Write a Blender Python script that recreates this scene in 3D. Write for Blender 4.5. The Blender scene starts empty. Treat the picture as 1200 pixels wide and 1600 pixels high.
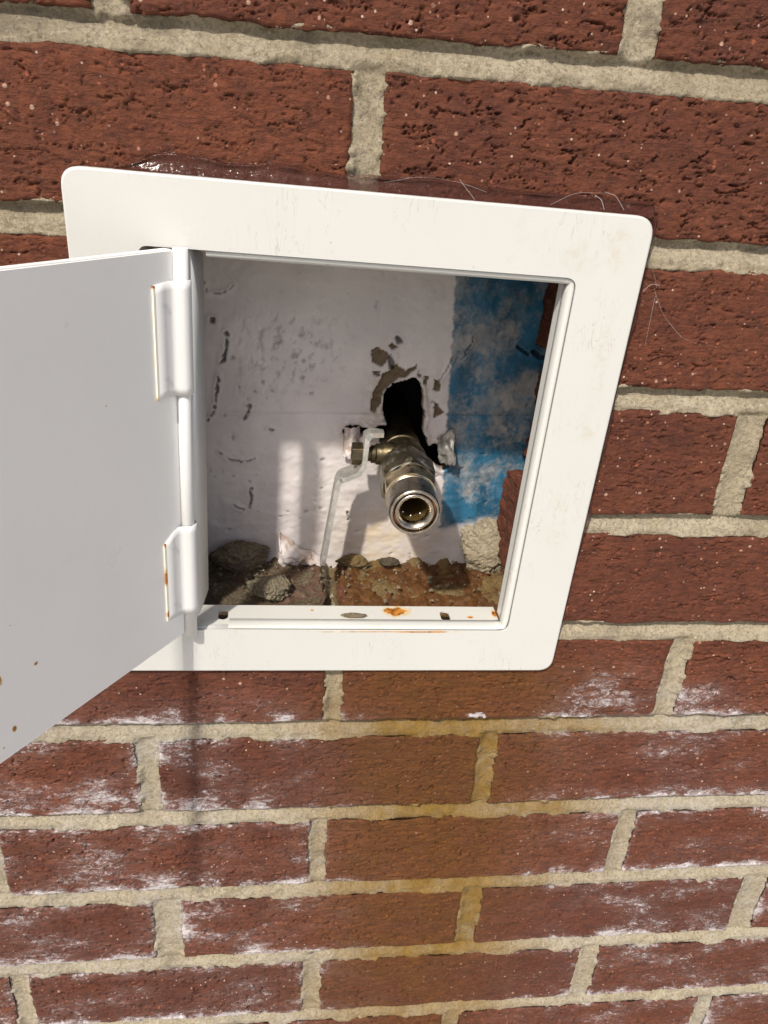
import bpy, bmesh, math
import numpy as np
from mathutils import Vector, Matrix

S = 0.001                    # everything below is laid out in millimetres on the wall: x right, y into the wall, z up
Z0 = 900.0                   # z = 0 is a bed joint 0.9 m above the ground
scene = bpy.context.scene
C = scene.collection

# ------------------------------------------------------------------ camera, sky, sun, exposure
cam = bpy.data.cameras.new('camera')
cam.sensor_fit = 'VERTICAL'; cam.sensor_height = 36.0; cam.lens = 26.924
cam.clip_start = 0.01; cam.clip_end = 200.0
co = bpy.data.objects.new('camera', cam); C.objects.link(co)
right = Vector((0.99320713, -0.09669505, 0.06472764))
down = Vector((0.01575241, -0.43941663, -0.89814525))
fwd = Vector((0.1152886, 0.89306388, -0.43490855))
M = Matrix((right, -down, -fwd)).transposed().to_4x4()
M.translation = Vector((93.747, -343.188, -30.664 + Z0)) * S
co.matrix_world = M
scene.camera = co

to_sun = Vector((-0.615, -1.0, 1.30)).normalized()
elev = math.asin(to_sun.z)
azim = math.atan2(to_sun.x, to_sun.y)
world = bpy.data.worlds.new('World'); scene.world = world; world.use_nodes = True
wn = world.node_tree
bg = wn.nodes['Background']; bg.inputs['Strength'].default_value = 0.125
sky = wn.nodes.new('ShaderNodeTexSky'); sky.sky_type = 'NISHITA'; sky.sun_disc = False
sky.sun_elevation = elev; sky.sun_rotation = azim
sky.air_density = 0.75; sky.dust_density = 4.0; sky.ozone_density = 0.6
wn.links.new(sky.outputs[0], bg.inputs['Color'])
sl = bpy.data.lights.new('sun', 'SUN'); sl.energy = 4.2; sl.angle = math.radians(2.0); sl.color = (1.0, 0.95, 0.87)
so = bpy.data.objects.new('sun', sl); C.objects.link(so)
so.rotation_euler = to_sun.to_track_quat('Z', 'Y').to_euler(); so.location = (0, -3, 4)
vs = scene.view_settings
vs.view_transform = 'Standard'; vs.look = 'None'; vs.gamma = 1.0; vs.use_curve_mapping = False
vs.exposure = 0.15

# ------------------------------------------------------------------ numpy noise
rng = np.random.RandomState(7)
PERM = rng.permutation(256); PERM = np.concatenate([PERM, PERM])
GA = rng.rand(256) * 2 * np.pi; GX, GY = np.cos(GA), np.sin(GA)
def noise(x, y):
    x = np.asarray(x, float); y = np.asarray(y, float)
    xi = np.floor(x).astype(int); yi = np.floor(y).astype(int)
    fx, fy = x - xi, y - yi
    def g(ix, iy, dx, dy):
        h = PERM[PERM[ix & 255] + (iy & 255)]
        return GX[h] * dx + GY[h] * dy
    u = fx * fx * fx * (fx * (fx * 6 - 15) + 10); v = fy * fy * fy * (fy * (fy * 6 - 15) + 10)
    a = g(xi, yi, fx, fy); b = g(xi + 1, yi, fx - 1, fy)
    c = g(xi, yi + 1, fx, fy - 1); d = g(xi + 1, yi + 1, fx - 1, fy - 1)
    return 1.5 * ((a * (1 - u) + b * u) * (1 - v) + (c * (1 - u) + d * u) * v)
def fbm(x, y, o=4, g=0.5):
    s = 0; a = 1; t = 0
    for i in range(o):
        s = s + a * noise(x * 2 ** i + 17.3 * i, y * 2 ** i + 9.1 * i); t += a; a *= g
    return s / t
def sm(a, b, x):
    t = np.clip((x - a) / (b - a), 0, 1); return t * t * (3 - 2 * t)

# ------------------------------------------------------------------ mesh helpers
def link(name, me, mat=None, parent=None):
    if mat: me.materials.append(mat)
    o = bpy.data.objects.new(name, me); C.objects.link(o)
    if parent: o.parent = parent
    return o
def np_mesh(name, V, F, smooth=True, attrs=None):
    V = np.array(V, float).copy(); V[:, 2] += Z0; V *= S
    F = np.asarray(F, np.int32); k = F.shape[1]
    me = bpy.data.meshes.new(name)
    me.vertices.add(len(V)); me.vertices.foreach_set('co', V.astype(np.float32).ravel())
    me.loops.add(F.size); me.loops.foreach_set('vertex_index', F.ravel())
    me.polygons.add(len(F)); me.polygons.foreach_set('loop_start', np.arange(0, F.size, k, dtype=np.int32))
    me.polygons.foreach_set('use_smooth', np.full(len(F), smooth))
    me.update(calc_edges=True); me.validate()
    for n, a in (attrs or {}).items():
        at = me.attributes.new(n, 'FLOAT', 'POINT'); at.data.foreach_set('value', np.asarray(a, np.float32))
    return me
def py_mesh(name, V, F, smooth=False):
    me = bpy.data.meshes.new(name)
    me.from_pydata([(v[0] * S, v[1] * S, (v[2] + Z0) * S) for v in V], [], F)
    bm = bmesh.new(); bm.from_mesh(me); bmesh.ops.recalc_face_normals(bm, faces=bm.faces); bm.to_mesh(me); bm.free()
    for p in me.polygons: p.use_smooth = smooth
    return me
def gridfaces(nx, ny):
    i, j = np.meshgrid(np.arange(nx - 1), np.arange(ny - 1)); b = (j * nx + i).ravel()
    return np.stack([b, b + 1, b + 1 + nx, b + nx], 1)
def empty(name, loc):
    o = bpy.data.objects.new(name, None); C.objects.link(o); o.empty_display_size = 0.02
    return o
def tag(o, label, cat=None, group=None, kind=None):
    o['label'] = label
    if cat: o['category'] = cat
    if group: o['group'] = group
    if kind: o['kind'] = kind
    return o
def bevel(o, w=0.4, seg=2, ang=30):
    m = o.modifiers.new('bevel', 'BEVEL'); m.width = w * S; m.segments = seg; m.limit_method = 'ANGLE'; m.angle_limit = math.radians(ang)
    return o
def solid(o, t, off=0):
    m = o.modifiers.new('solid', 'SOLIDIFY'); m.thickness = t * S; m.offset = off
    return o

# ------------------------------------------------------------------ material helpers
class Mat:
    def __init__(s, name):
        s.m = bpy.data.materials.new(name); s.m.use_nodes = True; s.t = s.m.node_tree
        s.b = s.t.nodes['Principled BSDF']; s.co = s.n('ShaderNodeTexCoord').outputs['Object']
    def n(s, typ, **kw):
        n = s.t.nodes.new(typ)
        for k, v in kw.items(): setattr(n, k, v)
        return n
    def put(s, inp, v):
        if isinstance(v, bpy.types.NodeSocket): s.t.links.new(v, inp)
        elif v is not None:
            if isinstance(v, (tuple, list)) and len(v) == 3 and inp.type == 'RGBA': v = (*v, 1)
            inp.default_value = v
    def set(s, **kw):
        for k, v in kw.items(): s.put(s.b.inputs[k.replace('_', ' ')], v)
        return s.m
    def noise(s, scale, detail=4, rough=0.55, vec=None, stretch=None, dist=0.0):
        n = s.n('ShaderNodeTexNoise'); n.inputs['Scale'].default_value = scale; n.inputs['Detail'].default_value = detail
        n.inputs['Roughness'].default_value = rough; n.inputs['Distortion'].default_value = dist
        v = vec or s.co
        if stretch:
            mp = s.n('ShaderNodeMapping'); s.put(mp.inputs['Vector'], v); mp.inputs['Scale'].default_value = stretch; v = mp.outputs[0]
        s.put(n.inputs['Vector'], v); return n.outputs['Fac']
    def voro(s, scale, feature='F1', out='Distance', rnd=1.0):
        n = s.n('ShaderNodeTexVoronoi', feature=feature); n.inputs['Scale'].default_value = scale; n.inputs['Randomness'].default_value = rnd
        s.put(n.inputs['Vector'], s.co); return n.outputs[out]
    def ramp(s, fac, a, b, lo=0.0, hi=1.0):
        n = s.n('ShaderNodeMapRange', interpolation_type='SMOOTHSTEP'); s.put(n.inputs[0], fac)
        for i, v in zip((1, 2, 3, 4), (a, b, lo, hi)): n.inputs[i].default_value = v
        return n.outputs[0]
    def math(s, op, a, b=None):
        n = s.n('ShaderNodeMath', operation=op); s.put(n.inputs[0], a)
        if b is not None: s.put(n.inputs[1], b)
        return n.outputs[0]
    def mix(s, f, a, b, typ='MIX'):
        n = s.n('ShaderNodeMix', data_type='RGBA', blend_type=typ)
        s.put(n.inputs[0], f); s.put(n.inputs[6], a); s.put(n.inputs[7], b); return n.outputs[2]
    def attr(s, name):
        return s.n('ShaderNodeAttribute', attribute_name=name).outputs['Fac']
    def rnd(s):
        return s.n('ShaderNodeObjectInfo').outputs['Random']
    def sep(s, v):
        n = s.n('ShaderNodeSeparateXYZ'); s.put(n.inputs[0], v); return n.outputs
    def bump(s, h, strength=0.5, dist=0.5, prev=None):
        n = s.n('ShaderNodeBump'); n.inputs['Strength'].default_value = strength; n.inputs['Distance'].default_value = dist * S
        s.put(n.inputs['Height'], h)
        if prev: s.put(n.inputs['Normal'], prev)
        return n.outputs[0]
    def blobs(s, lst, wob=0.45, scale=160, soft=0.35):
        """union of wobbly ellipses (x, z, rx, rz in wall mm); axes 'xz' or 'xy' given as 5th item"""
        o = s.sep(s.co); nz = s.math('MULTIPLY', s.math('SUBTRACT', s.noise(scale, 4), 0.5), wob * 2)
        tot = None
        for it in lst:
            x, z, rx, rz = it[:4]; ax = it[4] if len(it) > 4 else 'z'
            dx = s.math('DIVIDE', s.math('SUBTRACT', o[0], x * S), rx * S)
            if ax == 'z': dz = s.math('DIVIDE', s.math('SUBTRACT', o[2], (z + Z0) * S), rz * S)
            else: dz = s.math('DIVIDE', s.math('SUBTRACT', o[1], z * S), rz * S)
            r = s.math('SQRT', s.math('ADD', s.math('MULTIPLY', dx, dx), s.math('MULTIPLY', dz, dz)))
            m = s.ramp(s.math('ADD', r, nz), 1 - soft, 1, 1, 0)
            tot = m if tot is None else s.math('MAXIMUM', tot, m)
        return tot

def make_brick_mat():
    a = Mat('brick_clay')
    big = a.noise(22, 4); mid = a.noise(150, 5, 0.65)
    col = a.mix(a.ramp(big, 0.3, 0.7), (0.112, 0.032, 0.0145), (0.158, 0.0465, 0.0195))
    col = a.mix(a.ramp(mid, 0.42, 0.72, 0, 0.7), col, (0.062, 0.020, 0.012))
    col = a.mix(a.ramp(a.noise(420, 4, 0.7), 0.52, 0.75, 0, 0.5), col, (0.205, 0.075, 0.040))
    col = a.mix(a.ramp(a.rnd(), 0, 1, 0.0, 0.5), col, (0.072, 0.022, 0.014))
    col = a.mix(a.ramp(a.noise(130, 9, 0.78, stretch=(0.45, 1, 1.9), dist=0.4), 0.5, 0.66, 0, 0.62), col, (0.048, 0.015, 0.009))
    # burnt and pale grit in the clay
    vd = a.voro(230); vc = a.n('ShaderNodeTexVoronoi'); vc.inputs['Scale'].default_value = 230; a.put(vc.inputs['Vector'], a.co)
    ch = a.sep(vc.outputs['Color'])
    peb = a.math('MULTIPLY', a.ramp(a.math('ADD', vd, a.math('MULTIPLY', mid, 0.12)), 0.22, 0.30, 1, 0), a.ramp(ch[0], 0.86, 0.88))
    col = a.mix(peb, col, a.mix(a.ramp(ch[1], 0.75, 1.0), (0.25, 0.075, 0.038), (0.42, 0.27, 0.20)))
    vd2 = a.voro(620); vc2 = a.n('ShaderNodeTexVoronoi'); vc2.inputs['Scale'].default_value = 620; a.put(vc2.inputs['Vector'], a.co)
    ch2 = a.sep(vc2.outputs['Color'])
    peb2 = a.math('MULTIPLY', a.ramp(vd2, 0.25, 0.36, 1, 0), a.ramp(ch2[0], 0.955, 0.965))
    col = a.mix(peb2, col, a.mix(ch2[1], (0.24, 0.08, 0.05), (0.48, 0.36, 0.28)))
    # iron stain
    st = a.math('MULTIPLY', a.attr('stain'), a.ramp(a.noise(60, 4, stretch=(1, 1, 0.25)), 0.25, 0.65, 0.7, 1))
    col = a.mix(a.math('MINIMUM', a.math('MULTIPLY', st, 0.85), 0.95), col, a.mix(a.noise(110, 5, 0.65), (0.064, 0.023, 0.003), (0.160, 0.060, 0.007)))
    col = a.mix(a.math('MULTIPLY', a.attr('mud'), a.ramp(a.noise(90, 6, 0.7), 0.3, 0.6, 0.35, 0.95)), col, a.mix(a.noise(200, 5), (0.075, 0.048, 0.033), (0.16, 0.115, 0.075)))
    # salt bloom
    sal = a.math('MULTIPLY', a.attr('salt'), 1.0)
    fine = a.noise(230, 8, 0.74, stretch=(0.7, 1, 1.35), dist=0.8); fine2 = a.noise(1000, 3, 0.6)
    sm_ = a.math('ADD', a.math('MULTIPLY', fine, 0.8), a.math('MULTIPLY', fine2, 0.25))
    eff = a.ramp(a.math('ADD', a.math('MULTIPLY', sal, 0.58), sm_), 0.73, 0.95)
    eff = a.math('MULTIPLY', eff, a.ramp(sal, 0.02, 0.25))
    film = a.math('MULTIPLY', a.ramp(sal, 0.0, 0.9), 0.24)
    col = a.mix(film, col, (0.36, 0.275, 0.265))
    col = a.mix(a.math('MULTIPLY', eff, 0.8), col, (0.60, 0.565, 0.57))
    bp = a.bump(a.noise(480, 7, 0.72, stretch=(0.7, 1, 1.2)), 0.75, 1.6)
    ck = a.ramp(a.math('ABSOLUTE', a.math('SUBTRACT', a.noise(150, 5, 0.6, stretch=(0.5, 1, 2.2), dist=0.5), 0.5)), 0.0, 0.035, 0, 1)
    bp = a.bump(ck, 0.6, 1.2, bp)
    bp = a.bump(peb, 0.5, 0.5, bp)
    bp = a.bump(eff, 0.35, 0.35, bp)
    return a.set(Base_Color=col, Roughness=a.ramp(a.attr('stain'), 1.05, 1.4, 0.82, 0.38), Specular_IOR_Level=0.32, Normal=bp)

def make_mortar_mat(name, c1, c2, dark):
    a = Mat(name)
    col = a.mix(a.ramp(a.noise(45, 5, 0.6), 0.3, 0.7), c1, c2)
    col = a.mix(a.ramp(a.noise(520, 7, 0.8), 0.44, 0.64, 0, 0.8), col, tuple(0.55 * v for v in c1))
    col = a.mix(a.ramp(a.noise(640, 6, 0.78), 0.54, 0.68, 0, 0.8), col, tuple(min(0.75, 1.4 * v) for v in c2))
    col = a.mix(a.ramp(a.noise(28, 5, 0.65, stretch=(1, 1, 2.0)), 0.52, 0.72, 0, dark), col, (0.12, 0.10, 0.08))
    st = a.attr('stain')
    col = a.mix(a.math('MULTIPLY', st, a.ramp(a.noise(70, 5), 0.25, 0.6, 0.72, 1.0)), col, a.mix(a.noise(160, 4), (0.15, 0.084, 0.016), (0.36, 0.22, 0.055)))
    col = a.mix(a.math('MULTIPLY', a.ramp(a.attr('salt'), 0.1, 0.8), 0.5), col, (0.36, 0.34, 0.30))
    sal = a.math('MULTIPLY', a.attr('salt'), a.ramp(a.noise(240, 5, 0.7), 0.42, 0.62))
    col = a.mix(a.math('MULTIPLY', sal, 0.7), col, (0.64, 0.61, 0.58))
    bp = a.bump(a.noise(520, 7, 0.8), 1.0, 2.2)
    bp = a.bump(a.noise(260, 4, 0.65), 0.5, 1.2, bp)
    return a.set(Base_Color=col, Roughness=0.93, Specular_IOR_Level=0.2, Normal=bp)

def make_paint(name, base, grime, rust=(), scuff=()):
    a = Mat(name)
    col = a.mix(a.ramp(a.noise(18, 4), 0.35, 0.7, 0, 0.5), base, tuple(0.96 * v for v in base))
    col = a.mix(a.ramp(a.noise(55, 6, 0.7), 0.60, 0.80, 0, grime), col, (0.42, 0.37, 0.26))
    col = a.mix(a.ramp(a.noise(420, 3, 0.6), 0.735, 0.76, 0, grime * 1.6), col, (0.25, 0.21, 0.15))
    if scuff:
        ln = a.math('MULTIPLY', a.ramp(a.math('ABSOLUTE', a.math('SUBTRACT', a.noise(75, 2, 0.5, stretch=(2.2, 1, 0.5), dist=1.2), 0.5)), 0.0, 0.010, 1, 0), a.ramp(a.noise(26, 3), 0.50, 0.62))
        col = a.mix(a.math('MULTIPLY', ln, 0.5), col, (0.30, 0.26, 0.19))
        sc = a.math('MULTIPLY', a.blobs(scuff, 0.5, 90, 0.7), a.ramp(a.noise(260, 5, 0.7), 0.42, 0.7))
        col = a.mix(a.math('MULTIPLY', sc, 0.4), col, (0.42, 0.36, 0.24))
    if rust:
        r = a.blobs(rust, 0.6, 190, 0.75)
        col = a.mix(a.ramp(r, 0.0, 0.5, 0, 0.75), col, (0.56, 0.38, 0.14))
        core = a.ramp(a.math('ADD', r, a.math('MULTIPLY', a.noise(420, 6, 0.75), 0.9)), 0.95, 1.15)
        col = a.mix(core, col, a.mix(a.ramp(a.noise(300, 5, 0.7), 0.4, 0.65), (0.50, 0.20, 0.028), (0.17, 0.05, 0.008)))
    bp = a.bump(a.noise(260, 3, 0.5), 0.06, 0.5)
    bp = a.bump(a.noise(30, 2, 0.4), 0.05, 2.0, bp)
    return a.set(Base_Color=col, Roughness=a.ramp(a.noise(14, 5, 0.6), 0.3, 0.7, 0.26, 0.5), Specular_IOR_Level=0.45, Normal=bp)

def make_metal(name, c1, c2, rough, spots=None, spotc=(0.35, 0.4, 0.42), metal=1.0):
    a = Mat(name)
    n = a.noise(170, 5, 0.65)
    col = a.mix(a.ramp(n, 0.35, 0.65), c1, c2); ro = a.ramp(a.noise(260, 4), 0.3, 0.7, rough, rough + 0.22)
    me = metal
    if spots:
        f = a.ramp(a.noise(spots[0], 8, 0.75), spots[1], spots[1] + 0.22, 0, 0.85)
        col = a.mix(f, col, spotc); me = a.math('SUBTRACT', metal, a.math('MULTIPLY', f, metal)); ro = a.math('MAXIMUM', ro, a.math('MULTIPLY', f, 0.85))
    bp = a.bump(a.noise(500, 4, 0.6), 0.25, 0.3)
    return a.set(Base_Color=col, Metallic=me, Roughness=ro, Normal=bp)

M_BRICK = make_brick_mat()
M_MORTAR = make_mortar_mat('mortar', (0.42, 0.35, 0.235), (0.55, 0.475, 0.345), 0.55)
M_RUBBLE = make_mortar_mat('broken_mortar', (0.24, 0.20, 0.13), (0.36, 0.31, 0.215), 0.6)

# ------------------------------------------------------------------ ground
a = Mat('concrete')
gc = a.mix(a.ramp(a.noise(3, 6), 0.3, 0.7), (0.38, 0.37, 0.34), (0.46, 0.445, 0.41))
M_GROUND = a.set(Base_Color=gc, Roughness=0.9, Normal=a.bump(a.noise(120, 5), 0.4, 2))
g = link('ground', py_mesh('ground', [(-40000, -40000, -Z0), (40000, -40000, -Z0), (40000, 40000, -Z0), (-40000, 40000, -Z0)], [(0, 1, 2, 3)]), M_GROUND)
g['kind'] = 'structure'

# ------------------------------------------------------------------ brick wall
COURSE, PITCH, HJ = 67.7, 203.2, 6.1
BX0, BX1, BR0, BR1 = -800.0, 1100.0, -5, 13           # extent of the wall that is built
KNOWN = {-1: {22.8: 12, 226.5: 15}, 0: {120.2: 12.8}, 2: {320: 16}, 4: {116.7: 10, 316.5: 13}, 5: {11.6: 12.5, 211.3: 11.2},
         6: {111: 10.5, 312.8: 13}, 7: {15: 18, 217: 13.5, 422: 19}, 8: {110.5: 13, 312.7: 15}, 9: {14: 13, 217: 13}}
def joints(r):
    base = 118.0 if r % 2 == 0 else 216.0
    out = []
    for n in range(-6, 8):
        c = base + n * PITCH; w = 12.0
        for k, kw in KNOWN.get(r, {}).items():
            if abs(k - c) < 40: c, w = k, kw
        out.append((c, w))
    return out
def zrow(r):                                           # top and bottom of a course
    return -COURSE * r - HJ, -COURSE * (r + 1) + HJ

def salt_field(X, Z, d=None, below=None):
    base = sm(-278, -335, Z)
    lat = 1 - 0.93 * np.exp(-((X - 178 + 0.05 * (Z + 300)) / np.where(X > 178, 72, 62)) ** 2)
    left = np.where(X < 178, 1.0, 0.95)
    n = 0.5 + 0.9 * fbm(X / 45 + 3, Z / 22 + 8, 4)
    e = base * lat * left * np.clip(n, 0, 1.3) * 0.72
    e = e + 0.5 * np.exp(-((X - 275) / 34) ** 2 - ((Z + 305) / 22) ** 2) * np.clip(0.7 + 1.2 * fbm(X / 22, Z / 9 + 40, 3), 0, 1.4) + 0.4 * np.exp(-((X - 340) / 18) ** 2 - ((Z + 322) / 12) ** 2)
    if d is not None:
        e = e * 0.72 + base * lat * (0.30 * np.exp(-d / 4.0) + 0.55 * np.exp(-below / 6.0)) * np.clip(0.55 + 1.2 * fbm(X / 20 + 31, Z / 20, 3), 0, 1.4)
    e = e + 1.5 * np.exp(-((X - 201 + 3 * noise(X / 3, Z / 2)) / 4.5) ** 2 - ((Z + 329.2 + 2 * noise(X / 4, Z / 3 + 9)) / 1.6) ** 2)      # one white splash
    return np.clip(e, 0, 1.5)
def stain_field(X, Z, wid=64):
    xc = 188 + 0.06 * (Z + 300); w = wid + 14 * noise(X * 0 + 3.1, Z / 60) + np.where(X > xc, 6, 0)
    s = np.exp(-(np.abs(X - xc) / w) ** 2.6) * sm(-276, -296, Z) * (0.62 + 0.38 * sm(-640, -420, Z))
    return np.clip(1.35 * s * (0.85 + 0.45 * fbm(X / 18, Z / 120, 4) + 0.5 * fbm(X / 40, Z / 25 + 7, 3)), 0, 1)

def brick_mesh(x0, x1, zt, zb, seed, res=0.85, depth=(3.5, 8, 20, 87), y1=87.0, rough=1.0, local=None, side=0.5, topwear=0.0):
    nx = max(4, int(round((x1 - x0) / res)) + 1); nz = max(4, int(round((zt - zb) / res)) + 1)
    X, Z = np.meshgrid(np.linspace(x0, x1, nx), np.linspace(zb, zt, nz)); X = X.ravel(); Z = Z.ravel()
    d = np.minimum(np.minimum(X - x0, x1 - X), np.minimum(Z - zb, zt - Z))
    s1, s2 = 13.7 * seed, 5.3 * seed
    wob = np.exp(-d / 5.0)
    PX = X + wob * (2.6 * fbm(X / 24 + s1, Z / 24 + s2, 5, 0.6)); PZ = Z + wob * (2.6 * fbm(X / 30 + s2 + 40, Z / 30 + s1, 5, 0.6))
    r = 1.8 + 2.0 * fbm(X / 22 + s1, Z / 22 + s2 + 9, 4, 0.6); r = np.clip(r, 0.8, 4)
    t = np.clip(1 - d / r, 0, 1); Y = r * (1 - np.sqrt(1 - t * t * 0.98)) * 0.8
    Y += 0.8 * fbm(X / 45 + s2, Z / 30 + s1, 3)
    # drag tears left by the extruder: long flat lips, torn open along the grain
    rs = np.random.RandomState(seed); rough = rough * rs.uniform(0.6, 1.1)
    u = X + 7 * fbm(X / 16 + s1, Z / 6 + 4, 3); w = Z + 2.4 * fbm(X / 7 + s2, Z / 4 + 7, 4, 0.6) + 0.06 * rs.uniform(-1, 1) * X
    n1 = noise(u / 19 + s1, w / 3.5 + s2); m1 = sm(0.06, 0.26, fbm(X / 15 + s2, Z / 7 + s1 + 20, 3) + 0.05)
    Y += rough * m1 * (2.4 * np.clip(1 - np.abs(n1) / 0.055, 0, 1) ** 0.7 + 0.32 * np.tanh(n1 * 10))
    n2 = noise(u / 9 + s2 + 50, w / 2.0 + s1); m2 = sm(0.06, 0.26, fbm(X / 10 + s1 + 70, Z / 5 + s2, 3))
    Y += rough * m2 * (1.5 * np.clip(1 - np.abs(n2) / 0.075, 0, 1) ** 0.7 + 0.2 * np.tanh(n2 * 8))
    pit = noise(X / 4.2 + s1 + 90, Z / 3.0 + s2); Y += 1.3 * rough * np.clip((pit - 0.56) / 0.15, 0, 1)
    Y += rough * 0.22 * fbm(X / 9 + s2 + 21, Z / 6 + s1, 5, 0.62)
    Y += 0.16 * fbm(X / 2.6 + s2, Z / 2.0 + s1, 2)
    Y -= 0.35 * np.clip((noise(X / 3.1 + 7 + s1, Z / 3.1 + s2) - 0.5) / 0.2, 0, 1)
    V = [np.stack([PX, Y, PZ], 1)]; F = [gridfaces(nx, nz)]
    # sides run back into the wall
    loop = np.concatenate([np.arange(nx), nx * np.arange(1, nz) + nx - 1, nx * (nz - 1) + np.arange(nx - 2, -1, -1), nx * np.arange(nz - 2, 0, -1)])
    ox = np.where(np.abs(X[loop] - x0) < 1e-6, -1, np.where(np.abs(X[loop] - x1) < 1e-6, 1, 0))
    oz = np.where(np.abs(Z[loop] - zb) < 1e-6, -1, np.where(np.abs(Z[loop] - zt) < 1e-6, 1, 0))
    L = len(loop); prev = loop; cnt = len(X)
    per = np.where(ox != 0, Z[loop], X[loop])
    for yy in depth:
        dn = side * (fbm(per / 9 + s1 + 3 * ox, yy / 9 + s2 + 5 * oz, 6, 0.62) * 1.8 + 1.1 * noise(per / 28 + s2, yy / 26 + s1))
        if topwear: dn = dn - np.where(oz > 0, topwear * np.clip(0.5 + fbm(per / 22 + s1, yy / 22, 3) * 1.4, 0, 1), 0)
        ring = np.stack([PX[loop] + ox * dn, np.full(L, float(yy)) + np.where(yy < y1, 0, 1.2 * noise(per / 12, per * 0 + s1)), PZ[loop] + oz * dn], 1)
        V.append(ring); cur = cnt + np.arange(L); cnt += L
        F.append(np.stack([prev, cur, np.roll(cur, -1), np.roll(prev, -1)], 1)[:, ::-1]); prev = cur
    V = np.concatenate(V); F = np.concatenate(F)
    xx, zz = V[:, 0], V[:, 2]
    dd = np.concatenate([d, np.zeros(len(V) - len(d))])
    sal = salt_field(xx, zz, dd, np.maximum(zz - zb, 0)); sta = stain_field(xx, zz)
    mud = xx * 0
    if topwear:                                        # the wet shelf under the valve
        ins = V[:, 1] > 15
        sal = np.where(ins, 0, sal); sta = np.where(ins, sm(118, 128, xx + 6 * fbm(xx / 9, V[:, 1] / 9, 2)) * (1.5 - 0.4 * sm(195, 215, xx)), sta)
        mud = np.where(ins, 0.95 - 0.75 * sm(112, 122, xx), 0)
    else:
        sal = np.where(V[:, 1] > 10, 0, sal); sta = np.where(V[:, 1] > 10, 0, sta)
    return np_mesh('brick', V, F, attrs={'salt': sal, 'stain': sta, 'mud': mud})

wall = empty('brick_wall', (0, 0, 0))
tag(wall, 'red brick wall with tan mortar joints, white salt bloom and a rusty ochre run', 'wall')

OPEN_L = 30.0
CUT_R = {1: 231.0, 2: 234.0, 3: 224.0}
def in_view(x0, x1, zt, zb):
    if zb > 40 or zt < -672: return False
    k = np.clip((10 - (zt + zb) / 2) / 665, 0, 1)
    return x1 > -16 - 88 * k - 14 and x0 < 276 + 208 * k + 14
plain = None; seed = 0
DENSE2 = tuple(np.concatenate([[3, 6], np.arange(9, 87.5, 1.2)]))
DENSE = tuple(np.concatenate([[3, 6], np.arange(9, 87.5, 2.2)]))
for r in range(BR0, BR1):
    zt, zb = zrow(r); js = joints(r)
    if zb < -Z0 + 1: zb = -Z0 + 1
    if zt - zb < 8: continue
    for (c0, w0), (c1, w1) in zip(js[:-1], js[1:]):
        x0, x1 = c0 + w0 / 2, c1 - w1 / 2
        if x1 < BX0 or x0 > BX1: continue
        x0 = max(x0, BX0); x1 = min(x1, BX1)
        if x1 - x0 < 10: continue
        seed += 1; spans = [(x0, x1, None)]
        if r in CUT_R and x1 > OPEN_L and x0 < CUT_R[r]:
            spans = []
            if x0 < OPEN_L - 12: spans.append((x0, OPEN_L, 'cut'))
            if x1 > CUT_R[r] + 12: spans.append((max(x0, CUT_R[r]), x1, 'cut'))
        for (p, q, cut) in spans:
            if cut or (r == 3 and 200 < p < 240) or (r == 1 and 200 < p < 240):
                me = brick_mesh(p, q, zt, zb, seed, 0.62 if p > 200 else 1.0, depth=DENSE, side=1.7)
            elif r == 4 and q > 20 and p < 230:
                me = brick_mesh(p, q, zt, zb, seed, 0.72, depth=DENSE2, side=2.0, topwear=3.2)
            elif in_view(p, q, zt, zb):
                me = brick_mesh(p, q, zt, zb, seed, 0.55 if r < 4 else (0.66 if r < 7 else 0.8), rough=1.0 if r < 4 else (1.3 if r < 6 else 1.6))
            elif abs(q - p - 191.2) < 0.6 and abs(zt - zb - 55.5) < 0.2:
                if plain is None: plain = (brick_mesh(p, q, zt, zb, 99, 5.0, depth=(20,), rough=0.5), p, zt)
                o = link('brick', plain[0], None, wall)
                if not plain[0].materials: plain[0].materials.append(M_BRICK)
                o.location = ((p - plain[1]) * S, 0, (zt - plain[2]) * S); continue
            else:
                me = brick_mesh(p, q, zt, zb, seed, 5.0, depth=(20,), rough=0.5)
            link('brick', me, M_BRICK, wall)

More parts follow.
